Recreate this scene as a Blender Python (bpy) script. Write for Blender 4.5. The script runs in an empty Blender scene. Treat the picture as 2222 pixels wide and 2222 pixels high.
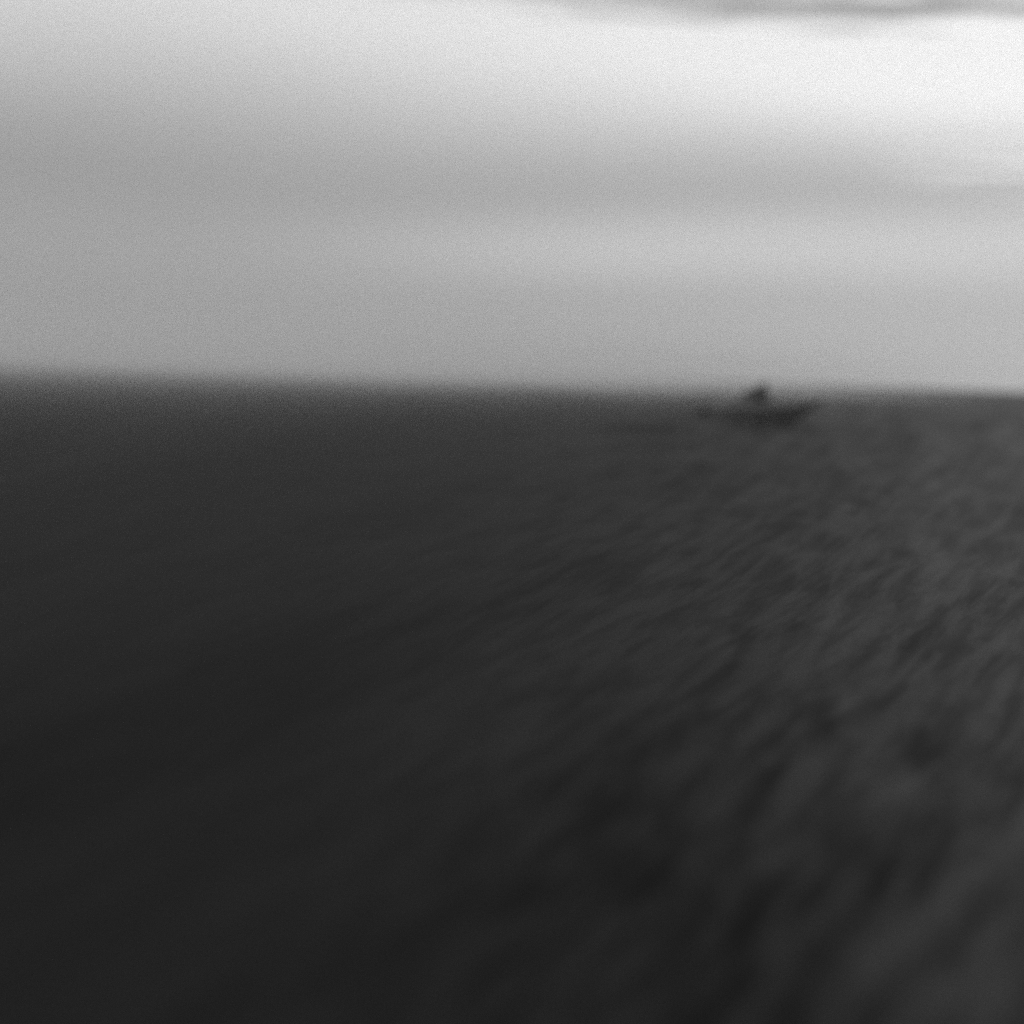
import bpy, bmesh, math, random
import numpy as np
from mathutils import Vector, Matrix

R = math.radians
SC = bpy.context.scene
COL = SC.collection

# ------------------------------------------------------------------ camera
CAM_H = 1.8
cd = bpy.data.cameras.new('camera')
cam = bpy.data.objects.new('camera', cd)
COL.objects.link(cam)
cd.sensor_width = 36.0
cd.lens = 36.0 / (2 * math.tan(R(20.0)))
cd.clip_start = 0.05
cd.clip_end = 60000.0
cd.dof.use_dof = True                      # the photograph is soft, far things most of all
cd.dof.focus_distance = 12.0
cd.dof.aperture_fstop = 0.30
cam.matrix_world = (Matrix.Translation((0, 0, CAM_H)) @ Matrix.Rotation(R(90 - 5.70), 4, 'X')
                    @ Matrix.Rotation(R(2.3), 4, 'Z'))
SC.camera = cam

# ------------------------------------------------------------------ sky
SUN_EL, SUN_AZ = 30.0, 36.0                # azimuth measured to the right of the view
world = bpy.data.worlds.new('World')
SC.world = world
world.use_nodes = True
nt = world.node_tree
nt.nodes.clear()


class G:
    """tiny node-graph writer: every call returns an output socket"""
    def __init__(self, tree):
        self.t = tree

    def node(self, kind, **kw):
        n = self.t.nodes.new(kind)
        for k, v in kw.items():
            setattr(n, k, v)
        return n

    def put(self, sock, v):
        if isinstance(v, bpy.types.NodeSocket):
            self.t.links.new(v, sock)
        else:
            sock.default_value = v

    def m(self, op, a, b=0.0, c=0.0, clamp=False):
        n = self.node('ShaderNodeMath', operation=op, use_clamp=clamp)
        self.put(n.inputs[0], a); self.put(n.inputs[1], b); self.put(n.inputs[2], c)
        return n.outputs[0]

    def add(self, a, b): return self.m('ADD', a, b)
    def mul(self, a, b): return self.m('MULTIPLY', a, b)
    def sub(self, a, b): return self.m('SUBTRACT', a, b)

    def lerp(self, a, b, f):
        n = self.node('ShaderNodeMix', data_type='FLOAT', clamp_factor=True)
        self.put(n.inputs[0], f); self.put(n.inputs[2], a); self.put(n.inputs[3], b)
        return n.outputs[0]

    def step(self, v, lo, hi, a=0.0, b=1.0):
        n = self.node('ShaderNodeMapRange', interpolation_type='SMOOTHSTEP')
        self.put(n.inputs[0], v)
        for i, q in zip((1, 2, 3, 4), (lo, hi, a, b)):
            self.put(n.inputs[i], q)
        return n.outputs[0]

    def bump(self, v, c, w):
        """soft bell of half-width w round c"""
        d = self.m('ABSOLUTE', self.m('DIVIDE', self.sub(v, c), w))
        return self.step(d, 0.0, 1.0, 1.0, 0.0)

    def noise(self, vec, scale, detail=2.0, rough=0.5, dist=0.0):
        n = self.node('ShaderNodeTexNoise')
        self.put(n.inputs['Vector'], vec)
        n.inputs['Scale'].default_value = scale
        n.inputs['Detail'].default_value = detail
        n.inputs['Roughness'].default_value = rough
        n.inputs['Distortion'].default_value = dist
        return n.outputs[0]

    def xyz(self, x, y, z):
        n = self.node('ShaderNodeCombineXYZ')
        self.put(n.inputs[0], x); self.put(n.inputs[1], y); self.put(n.inputs[2], z)
        return n.outputs[0]


g = G(nt)
sky = g.node('ShaderNodeTexSky', sky_type='NISHITA')
sky.sun_disc = False
sky.sun_elevation = R(SUN_EL)
sky.sun_rotation = R(SUN_AZ)
sky.dust_density = 3.0
bw = g.node('ShaderNodeRGBToBW')           # black-and-white film
nt.links.new(sky.outputs[0], bw.inputs[0])
tc = g.node('ShaderNodeTexCoord')
sep = g.node('ShaderNodeSeparateXYZ')
nt.links.new(tc.outputs['Generated'], sep.inputs[0])
X, Y, Z = sep.outputs
az = g.mul(g.m('ARCTAN2', X, Y), 180 / math.pi)         # degrees right of the view
el = g.mul(g.m('ARCSINE', Z), 180 / math.pi)            # degrees above the horizon
# layered cloud: long level bands, wavering slowly along the horizon
flat = g.xyz(X, Y, g.mul(Z, 6.0))
warp = g.mul(g.sub(g.noise(flat, 2.2, 1.0), 0.5), 1.6)
e = g.add(el, warp)
toward = g.step(az, -24.0, 24.0)                         # brighter towards the veiled sun
fine = g.xyz(X, Y, g.mul(g.add(Z, g.mul(X, 0.03)), 13.0))
wisp = g.noise(fine, 10.0, 4.0, 0.62, 0.3)
thin = g.noise(g.xyz(X, Y, g.mul(g.add(Z, g.mul(X, 0.03)), 30.0)), 8.0, 4.0, 0.65, 0.3)
base = g.lerp(0.342, 0.465, toward)
band1 = g.mul(g.bump(e, g.lerp(4.4, 5.6, toward), 2.4), g.lerp(0.02, 0.12, g.step(az, -14.0, 6.0)))
gap = g.step(e, g.lerp(6.4, 7.9, toward), g.lerp(16.0, 11.0, toward))
bright = g.mul(gap, g.lerp(0.40, 0.43, toward))
# dark ragged cloud along the top, torn streaks at the right
edge = g.add(g.add(el, g.mul(g.sub(wisp, 0.5), 1.3)), g.mul(g.sub(thin, 0.5), 2.0))
roof = g.mul(g.step(edge, g.lerp(14.1, 13.15, toward), g.lerp(15.6, 13.75, toward)), g.mul(g.lerp(0.18, 0.58, toward), g.step(thin, 0.36, 0.58, 0.2, 1.0)))
streak = g.mul(g.mul(g.step(thin, 0.48, 0.60), g.bump(el, 8.3, 1.5)), g.mul(g.step(az, 12.5, 18.5), 0.32))
cloud = g.add(g.sub(g.add(g.add(base, band1), bright), roof), streak)
wn = g.node('ShaderNodeTexWhiteNoise', noise_dimensions='3D')
sc_ = g.node('ShaderNodeVectorMath', operation='SCALE')
nt.links.new(tc.outputs['Generated'], sc_.inputs[0])
sc_.inputs['Scale'].default_value = 6000.0
nt.links.new(sc_.outputs[0], wn.inputs['Vector'])
cloud = g.mul(cloud, g.mul(wn.outputs['Value'], 2.0))    # random speckle put into the sky as film grain
lum = g.lerp(g.mul(bw.outputs[0], 0.6), g.mul(cloud, 10.0), 0.94)
bg = g.node('ShaderNodeBackground')
bg.inputs['Strength'].default_value = 0.1
nt.links.new(lum, bg.inputs['Color'])
wo = g.node('ShaderNodeOutputWorld')
nt.links.new(bg.outputs[0], wo.inputs['Surface'])

# ------------------------------------------------------------------ sun, veiled
ld = bpy.data.lights.new('sun', 'SUN')
ld.energy = 0.7
ld.angle = R(40)
ld.color = (1.0, 1.0, 1.0)
sun = bpy.data.objects.new('sun', ld)
COL.objects.link(sun)
sd = Vector((math.sin(R(SUN_AZ)) * math.cos(R(SUN_EL)), math.cos(R(SUN_AZ)) * math.cos(R(SUN_EL)), math.sin(R(SUN_EL))))
sun.rotation_euler = (-sd).to_track_quat('-Z', 'Y').to_euler()

# ------------------------------------------------------------------ exposure and film
vs = SC.view_settings
vs.view_transform = 'Standard'
vs.look = 'None'
vs.exposure = 0.0
vs.gamma = 1.0
vs.use_curve_mapping = False
SC.render.engine = 'CYCLES'
SC.cycles.use_denoising = False            # the photograph is grainy
SC.cycles.use_adaptive_sampling = False
SC.cycles.max_bounces = 3
SC.cycles.volume_bounces = 1
SC.cycles.sample_clamp_indirect = 4.0


# ------------------------------------------------------------------ materials
def principled(name, grey, rough, spec=0.5, ior=1.45):
    mt = bpy.data.materials.new(name)
    mt.use_nodes = True
    b = mt.node_tree.nodes['Principled BSDF']
    b.inputs['Base Color'].default_value = (grey, grey, grey, 1)
    b.inputs['Roughness'].default_value = rough
    b.inputs['Specular IOR Level'].default_value = spec
    b.inputs['IOR'].default_value = ior
    return mt, b


def worn(name, grey, rough, scale=6.0, amount=0.35):
    mt, b = principled(name, grey, rough)
    h = G(mt.node_tree)
    t = h.node('ShaderNodeTexCoord')
    n = h.noise(t.outputs['Object'], scale, 5.0, 0.6)
    v = h.step(n, 0.25, 0.75, grey * (1 - amount), grey * (1 + amount))
    mt.node_tree.links.new(h.xyz(v, v, v), b.inputs['Base Color'])
    mt.node_tree.links.new(h.step(n, 0.2, 0.8, max(rough - 0.12, 0.05), rough + 0.15), b.inputs['Roughness'])
    return mt


sea_mat = bpy.data.materials.new('sea_water')
sea_mat.use_nodes = True
sea_mat.node_tree.nodes.clear()
h = G(sea_mat.node_tree)
FAN = (-4.5, -7.0)                         # the ripples spread like a wake from a point astern of the viewer
tcs = h.node('ShaderNodeTexCoord')
sp_ = h.node('ShaderNodeSeparateXYZ')
sea_mat.node_tree.links.new(tcs.outputs['Object'], sp_.inputs[0])
fx, fy = h.sub(sp_.outputs[0], FAN[0]), h.sub(sp_.outputs[1], FAN[1])
rho = h.m('SQRT', h.add(h.mul(fx, fx), h.mul(fy, fy)))
phi = h.m('ARCTAN2', fx, fy)
lrho = h.m('LOGARITHM', rho, math.e)
fan = h.xyz(phi, h.mul(lrho, 0.22), 0.0)
rip = h.mul(h.noise(fan, 42.0, 1.0, 0.6, 0.2), h.m('MINIMUM', rho, 90.0))
# light and shade of the ripples painted into the colour, longer and longer with distance
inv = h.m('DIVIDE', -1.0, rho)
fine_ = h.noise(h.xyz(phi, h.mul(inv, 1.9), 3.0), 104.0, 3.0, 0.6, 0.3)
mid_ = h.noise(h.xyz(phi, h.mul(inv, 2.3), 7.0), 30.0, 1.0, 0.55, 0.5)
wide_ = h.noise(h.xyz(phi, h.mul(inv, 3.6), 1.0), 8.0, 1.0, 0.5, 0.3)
bn = h.node('ShaderNodeBump')
bn.inputs['Strength'].default_value = 0.5
bn.inputs['Distance'].default_value = 0.006
# wind lane to the right, smooth slick to the left
lane_ = h.step(h.m('DIVIDE', h.add(sp_.outputs[0], 0.6), h.add(h.m('ABSOLUTE', sp_.outputs[1]), 4.0)), -0.16, 0.24, 0.15, 1.0)
sea_mat.node_tree.links.new(h.mul(rip, lane_), bn.inputs['Height'])
fr = h.node('ShaderNodeFresnel')
fr.inputs['IOR'].default_value = 1.333
dif = h.node('ShaderNodeBsdfDiffuse')
light_right = h.step(h.m('DIVIDE', h.add(sp_.outputs[0], 0.6), h.add(h.m('ABSOLUTE', sp_.outputs[1]), 4.0)), -0.10, 0.31)  # water colour painted lighter to the right, towards the brighter sky
streak_ = h.add(h.mul(h.step(fine_, 0.34, 0.66, -1.0, 1.0), h.lerp(0.06, 0.58, light_right)), h.mul(h.step(mid_, 0.30, 0.70, -1.0, 1.0), h.lerp(0.08, 0.16, light_right)))
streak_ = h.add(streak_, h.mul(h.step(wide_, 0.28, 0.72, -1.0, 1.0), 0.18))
ripple_tone = h.m('MAXIMUM', h.mul(h.add(1.0, streak_), h.lerp(0.0145, 0.026, light_right)), 0.004)  # painted ripple brightness, used as diffuse colour
wn_ = h.node('ShaderNodeTexWhiteNoise', noise_dimensions='3D')
vs_ = h.node('ShaderNodeVectorMath', operation='SCALE')
h.put(vs_.inputs[0], tcs.outputs['Object'])
vs_.inputs['Scale'].default_value = 900.0
h.put(wn_.inputs['Vector'], vs_.outputs[0])
ripple_tone = h.mul(ripple_tone, h.mul(wn_.outputs['Value'], 2.0))     # white noise in the sea colour, also for film grain
h.put(dif.inputs['Color'], h.xyz(ripple_tone, ripple_tone, ripple_tone))
glo = h.node('ShaderNodeBsdfGlossy')
glo.inputs['Roughness'].default_value = 0.28
glo.inputs['Color'].default_value = (1, 1, 1, 1)
for n_ in (fr, dif, glo):
    sea_mat.node_tree.links.new(bn.outputs[0], n_.inputs['Normal'])
mx = h.node('ShaderNodeMixShader')
# a polarising filter takes most of the surface reflection away
h.put(mx.inputs[0], h.mul(fr.outputs[0], 0.072))
h.put(mx.inputs[1], dif.outputs[0])
h.put(mx.inputs[2], glo.outputs[0])
so = h.node('ShaderNodeOutputMaterial')
h.put(so.inputs['Surface'], mx.outputs[0])

# ------------------------------------------------------------------ sea
rng = np.random.default_rng(11)


def smooth(v, lo, hi):
    t = np.clip((v - lo) / (hi - lo), 0, 1)
    return t * t * (3 - 2 * t)


NW = 100
num = np.exp(rng.uniform(math.log(26.0), math.log(430.0), NW))      # crests per radian of the fan, times 2 pi
skew = num * np.tan(rng.normal(0, R(9), NW))
slope = 0.008 * rng.uniform(0.6, 1.4, NW)
pha = rng.uniform(0, 2 * math.pi, NW)
NC = 40                                                            # loose cross chop
lam = np.exp(rng.uniform(math.log(0.5), math.log(9.0), NC))
ang = R(-20) + rng.normal(0, R(35), NC)
camp = 0.004 * lam / (2 * math.pi) * rng.uniform(0.5, 1.5, NC)
cph = rng.uniform(0, 2 * math.pi, NC)


def sea_height(x, y, cr, ca):
    """cr, ca: mesh cell size along and across the ray from the origin; waves finer than the mesh are left to the material"""
    lane = 0.10 + 0.90 * smooth((x + 0.6) / (np.abs(y) + 4.0), -0.20, 0.26)
    r0 = np.maximum(np.hypot(x, y), 1e-3)
    rx, ry = x / r0, y / r0
    ux, uy = x - FAN[0], y - FAN[1]
    rho = np.maximum(np.hypot(ux, uy), 0.5)
    phi = np.arctan2(ux, uy)
    lr = np.log(rho)
    ex, ey = ux / rho, uy / rho                 # along the crests
    px, py = ey, -ex                            # across them
    patch = 0.85 + 0.22 * np.sin(9 * phi + 5.1 * lr + 1.0) * np.sin(5 * phi - 7.3 * lr) + 0.18 * np.sin(31 * phi + 11 * lr) * np.sin(17 * phi - 19 * lr + 2)
    far = 1 - smooth(rho, 120, 420)
    z = np.zeros_like(x)
    for i in range(NW):
        gx, gy = (num[i] * px + skew[i] * ex) / rho, (num[i] * py + skew[i] * ey) / rho
        adv = np.maximum(np.abs(gx * rx + gy * ry) * cr, np.abs(gx * ry - gy * rx) * ca)
        w = 1 - smooth(adv, 1.1, 2.4)
        z += w * slope[i] * rho / num[i] * np.sin(num[i] * phi + skew[i] * lr + pha[i])
    z *= patch * far
    for i in range(NC):
        gx, gy = 2 * math.pi / lam[i] * math.cos(ang[i]), 2 * math.pi / lam[i] * math.sin(ang[i])
        adv = np.maximum(np.abs(gx * rx + gy * ry) * cr, np.abs(gx * ry - gy * rx) * ca)
        z += (1 - smooth(adv, 1.1, 2.4)) * camp[i] * np.sin(gx * x + gy * y + cph[i])
    z = z * lane
    # the boat's wash: a low smooth ridge along her near side, trailing off astern
    for (ax, ay), (bx, by), hh in (((4.4, 47.5), (7.6, 54.8), 0.22), ((7.6, 54.8), (11.0, 56.2), 0.16)):
        tx, ty = bx - ax, by - ay
        q_ = np.clip(((x - ax) * tx + (y - ay) * ty) / (tx * tx + ty * ty), 0, 1)
        dd = (x - ax - q_ * tx) ** 2 + (y - ay - q_ * ty) ** 2
        z += hh * np.exp(-dd / (2 * 1.3 ** 2))
    return z


rad = [0.0, 0.5]
while rad[-1] < 14000:
    r = rad[-1]
    rad.append(r * (1.011 if r < 160 else 1.03) if r > 1.5 else r + 0.1)
rad = np.array(rad[1:])
th = np.concatenate([np.linspace(-40, 40, 620), np.linspace(42, 318, 90)[1:-1]])
th = np.radians(th)
dth = np.abs(np.diff(np.concatenate([th, [th[0] + 2 * math.pi]])))
RR, TT = np.meshgrid(rad, th, indexing='ij')
cellr = np.gradient(rad)[:, None] * np.ones_like(TT)
cella = RR * np.minimum(dth, 0.12)[None, :]
xs, ys = RR * np.sin(TT), RR * np.cos(TT)
zs = sea_height(xs, ys, cellr, cella)
nr, na = RR.shape
co = np.stack([xs, ys, zs], -1).reshape(-1, 3)
co = np.concatenate([co, [[0, 0, 0]]])
i0 = (np.arange(nr - 1)[:, None] * na + np.arange(na)[None, :])
i1 = (np.arange(nr - 1)[:, None] * na + (np.arange(na)[None, :] + 1) % na)
quads = np.stack([i0, i0 + na, i1 + na, i1], -1).reshape(-1, 4)
c_i = nr * na
tris = [(c_i, k, (k + 1) % na) for k in range(na)]
me = bpy.data.meshes.new('sea')
nq = len(quads)
me.vertices.add(len(co))
me.vertices.foreach_set('co', co.astype(np.float32).ravel())
loops = np.concatenate([quads.ravel(), np.array(tris).ravel()]).astype(np.int32)
me.loops.add(len(loops))
me.loops.foreach_set('vertex_index', loops)
starts = np.concatenate([np.arange(nq) * 4, nq * 4 + np.arange(na) * 3]).astype(np.int32)
me.polygons.add(nq + na)
me.polygons.foreach_set('loop_start', starts)
me.update(calc_edges=True)
me.validate()
me.polygons.foreach_set('use_smooth', np.ones(len(me.polygons), dtype=bool))
me.materials.append(sea_mat)
sea = bpy.data.objects.new('sea', me)
COL.objects.link(sea)
sea['kind'] = 'structure'
sea['label'] = 'dark rippled sea reaching to the soft horizon'
if me.polygons[0].normal.z < 0:
    me.flip_normals()

# ------------------------------------------------------------------ boat
hull_mat = worn('hull_paint', 0.19, 0.45)
trim_mat = worn('rail_wood', 0.25, 0.55, 12.0)
cabin_mat = worn('cabin_paint', 0.19, 0.5)
glass_mat, _ = principled('cabin_glass', 0.10, 0.08)
motor_mat = worn('motor_casing', 0.03, 0.35)
deck_mat = worn('deck_boards', 0.07, 0.7, 9.0)


def link(name, bm, mat, parent=None, smooth_it=True):
    bmesh.ops.recalc_face_normals(bm, faces=bm.faces)
    m_ = bpy.data.meshes.new(name)
    bm.to_mesh(m_)
    bm.free()
    m_.materials.append(mat)
    for p in m_.polygons:
        p.use_smooth = smooth_it
    o = bpy.data.objects.new(name, m_)
    COL.objects.link(o)
    o.parent = parent
    return o


boat = bpy.data.objects.new('small_boat', None)
COL.objects.link(boat)
boat['label'] = 'small dark boat with a low cabin, out of focus just below the horizon'
boat['category'] = 'boat'
HL = 4.9                                   # bow at +x


def half_beam(t):                          # t 0 stern .. 1 bow
    return 1.0 * (0.82 + 0.18 * math.sin(math.pi * min(t / 0.8, 1))) * (1 - max(0, (t - 0.5) / 0.5) ** 2.4) + 0.012


def sheer(t):
    return 0.80 + 0.10 * t + 0.36 * t ** 4


def keel(t):
    return -0.25 + 1.30 * max(0, (t - 0.52) / 0.48) ** 1.7


def station(t, u, inset=0.0):
    """u 0 keel .. 1 rail"""
    b = max(half_beam(t) - inset, 0.004)
    z0, z1 = keel(t) + inset, sheer(t)
    flare = u ** (0.42 + 0.35 * t)
    return b * flare, z0 + (z1 - z0) * u


def stem_x(t, u):
    return (t - 0.5) * HL + 0.32 * u * t ** 6


bm = bmesh.new()
NT, NU = 28, 9
rows = []
for it in range(NT + 1):
    t = it / NT
    row = []
    for iu in range(-NU, NU + 1):
        u = abs(iu) / NU
        yb, zb = station(t, u)
        row.append(bm.verts.new((stem_x(t, u), math.copysign(yb, iu) if iu else 0.0, zb)))
    rows.append(row)
for a, b in zip(rows[:-1], rows[1:]):
    for k in range(2 * NU):
        bm.faces.new((a[k], a[k + 1], b[k + 1], b[k]))
bm.faces.new(rows[0])
hull = link('hull', bm, hull_mat, boat)
sm = hull.modifiers.new('thickness', 'SOLIDIFY')
sm.thickness = 0.03
sm.offset = 1.0


def strip(path, w, hgt):
    """rectangular bar swept along a path"""
    q = bmesh.new()
    secs = []
    for i, p in enumerate(path):
        d = (path[min(i + 1, len(path) - 1)] - path[max(i - 1, 0)])
        d.z = 0
        n = Vector((-d.y, d.x, 0)).normalized() if d.length > 1e-6 else Vector((0, 1, 0))
        secs.append([q.verts.new(p + n * (sx * w / 2) + Vector((0, 0, sz * hgt / 2))) for sx, sz in ((-1, -1), (1, -1), (1, 1), (-1, 1))])
    for a, b in zip(secs[:-1], secs[1:]):
        for k in range(4):
            q.faces.new((a[k], a[(k + 1) % 4], b[(k + 1) % 4], b[k]))
    q.faces.new(secs[0]); q.faces.new(secs[-1])
    return q


for s in (-1, 1):
    pts = []
    for it in range(NT + 1):
        t = it / NT
        pts.append(Vector((stem_x(t, 1.0), s * (half_beam(t) + 0.012), sheer(t) + 0.035)))
    link('rail', strip(pts, 0.07, 0.06), trim_mat, boat, False)
pts = [Vector((stem_x(1, u) + 0.03, 0, station(1, u)[1])) for u in np.linspace(0.02, 1.12, 8)]
q = bmesh.new()
secs = [[q.verts.new(p + Vector((dx, dy, 0))) for dx, dy in ((-0.05, -0.035), (0.04, -0.02), (0.04, 0.02), (-0.05, 0.035))] for p in pts]
for a, b in zip(secs[:-1], secs[1:]):
    for k in range(4):
        q.faces.new((a[k], a[(k + 1) % 4], b[(k + 1) % 4], b[k]))
q.faces.new(secs[0]); q.faces.new(secs[-1])
link('stem', q, trim_mat, boat, False)

# floor and foredeck
q = bmesh.new()
fl = []
for it in range(1, 21):
    t = it / NT
    b = station(t, 0.45)[0] * 0.93
    fl.append((q.verts.new((stem_x(t, 0.4), -b, 0.12)), q.verts.new((stem_x(t, 0.4), b, 0.12))))
for a, b in zip(fl[:-1], fl[1:]):
    q.faces.new((a[0], b[0], b[1], a[1]))
bmesh.ops.solidify(q, geom=q.faces[:], thickness=0.03)
link('floor_boards', q, deck_mat, boat, False)
q = bmesh.new()
fl = []
for it in range(20, NT + 1):
    t = it / NT
    b = max(half_beam(t) - 0.03, 0.004)
    zz = sheer(t) - 0.03
    fl.append([q.verts.new((stem_x(t, 0.96) - 0.02, yy, zz + 0.05 * (1 - (yy / b) ** 2))) for yy in (-b, -b / 2, 0, b / 2, b)])
for a, b in zip(fl[:-1], fl[1:]):
    for k in range(4):
        q.faces.new((a[k], b[k], b[k + 1], a[k + 1]))
bmesh.ops.solidify(q, geom=q.faces[:], thickness=0.025)
link('foredeck', q, deck_mat, boat)


def prism(profile, y0, y1, taper=0.0):
    """profile in x-z, extruded across the boat; the top narrows by taper"""
    q = bmesh.new()
    zmin, zmax = min(p[1] for p in profile), max(p[1] for p in profile)
    def v(x, z, yy):
        f = (z - zmin) / (zmax - zmin)
        return q.verts.new((x, yy * (1 - taper * f), z))
    A = [v(x, z, y0) for x, z in profile]
    B = [v(x, z, y1) for x, z in profile]
    n = len(profile)
    for k in range(n):
        q.faces.new((A[k], A[(k + 1) % n], B[(k + 1) % n], B[k]))
    q.faces.new(A); q.faces.new(B[::-1])
    return q


# wheelhouse: long sloping back, peaked front
q = prism([(-2.05, 0.14), (0.42, 0.14), (0.36, 1.05), (0.10, 2.02), (-0.65, 1.66), (-2.05, 0.95)], -0.66, 0.66, 0.22)
bmesh.ops.bevel(q, geom=q.edges[:], offset=0.04, segments=2, affect='EDGES')
cabin = link('cabin', q, cabin_mat, boat, False)
cabin.scale = (1, 1, 0.94)
q = prism([(-0.85, 1.60), (0.20, 2.09), (0.22, 2.14), (-0.87, 1.655)], -0.58, 0.58)
link('roof', q, trim_mat, cabin, False)
for s in (-1, 1):
    q = prism([(-0.65, 1.14), (0.14, 1.14), (0.02, 1.74), (-0.60, 1.46)], s * 0.565, s * 0.605)
    link('window', q, glass_mat, cabin, False)
q = bmesh.new()
c0, c1 = Vector((0.345, 0, 1.12)), Vector((0.175, 0, 1.76))
nrm = Vector(((c1 - c0).z, 0, -(c1 - c0).x)).normalized()
vv = []
for off in (-0.005, 0.02):
    for c, wy in ((c0, 0.48), (c1, 0.41)):
        for sy in (-1, 1):
            vv.append(q.verts.new(c + nrm * off + Vector((0, sy * wy, 0))))
bmesh.ops.convex_hull(q, input=vv)
link('windscreen', q, glass_mat, cabin, False)


def tube(p0, p1, r0, r1, seg=10):
    q = bmesh.new()
    d = (p1 - p0).normalized()
    a = d.orthogonal().normalized(); b = d.cross(a)
    ra = [q.verts.new(p0 + (a * math.cos(k / seg * 2 * math.pi) + b * math.sin(k / seg * 2 * math.pi)) * r0) for k in range(seg)]
    rb = [q.verts.new(p1 + (a * math.cos(k / seg * 2 * math.pi) + b * math.sin(k / seg * 2 * math.pi)) * r1) for k in range(seg)]
    for k in range(seg):
        q.faces.new((ra[k], ra[(k + 1) % seg], rb[(k + 1) % seg], rb[k]))
    q.faces.new(ra[::-1]); q.faces.new(rb)
    return q


link('mast', tube(Vector((0.02, 0, 1.86)), Vector((0.05, 0, 2.14)), 0.04, 0.03), trim_mat, boat)
# thwart in the open waist, ahead of the cabin
q = prism([(0.75, 0.60), (1.0, 0.60), (1.0, 0.64), (0.75, 0.64)], -0.66, 0.66)
link('bench', q, deck_mat, boat, False)
# outboard on the transom
q = prism([(-2.87, 0.42), (-2.49, 0.42), (-2.47, 0.62), (-2.53, 0.80), (-2.77, 0.81), (-2.89, 0.68)], -0.17, 0.17, 0.2)
bmesh.ops.bevel(q, geom=q.edges[:], offset=0.05, segments=2, affect='EDGES')
motor = link('outboard_motor', q, motor_mat, boat)
q = prism([(-2.77, -0.4), (-2.57, -0.4), (-2.55, 0.46), (-2.75, 0.46)], -0.07, 0.07)
link('motor_leg', q, motor_mat, motor, False)

boat.location = (10.12, 58.0, -0.03)
boat.scale = (0.91, 0.91, 0.91)
boat.rotation_euler = (R(1.0), R(-1.0), R(-4.0))

# ------------------------------------------------------------------ air
def volume_mat(name, density, aniso=0.2):
    mt = bpy.data.materials.new(name)
    mt.use_nodes = True
    t = mt.node_tree
    t.nodes.clear()
    v = t.nodes.new('ShaderNodeVolumePrincipled')
    v.inputs['Color'].default_value = (0.95, 0.95, 0.95, 1)
    v.inputs['Density'].default_value = density
    v.inputs['Anisotropy'].default_value = aniso
    o = t.nodes.new('ShaderNodeOutputMaterial')
    t.links.new(v.outputs[0], o.inputs['Volume'])
    return mt


# low mist added at the left, standing in for blur at the horizon; it thickens away from its edge and thins upwards
MX, MY, MZ = 420.0, 320.0, 9.0
mist_mat = volume_mat('mist_air', 0.0)
mist_mat.cycles.volume_step_rate = 0.35
h = G(mist_mat.node_tree)
pv = [n_ for n_ in mist_mat.node_tree.nodes if n_.type == 'PRINCIPLED_VOLUME'][0]
tcm = h.node('ShaderNodeTexCoord')
sx_ = h.node('ShaderNodeSeparateXYZ')
h.put(sx_.inputs[0], tcm.outputs['Object'])
depth_ = h.m('MINIMUM', h.mul(sx_.outputs[0], -1.0), 120.0)
thin_ = h.step(sx_.outputs[2], 2.5, MZ, 1.0, 0.0)
d2_ = h.mul(depth_, depth_)
soft_ = h.m('DIVIDE', d2_, h.add(d2_, 52.0 ** 2))            # feathered edge
h.put(pv.inputs['Density'], h.mul(h.mul(soft_, 1.7e-2), thin_))
q = bmesh.new()
bmesh.ops.create_cube(q, size=1.0)
for v in q.verts:
    v.co = Vector(((v.co.x - 0.5) * MX, v.co.y * MY + MY / 2 - 30, -1.0 + (v.co.z + 0.5) * (MZ + 1)))
mist = link('blur_mist', q, mist_mat, None, False)
mist.location = (-1.5, 0, 0)
mist.rotation_euler = (0, 0, R(-21))
mist['kind'] = 'stuff'
mist['label'] = 'low pale mist added over the water to blur the left horizon'
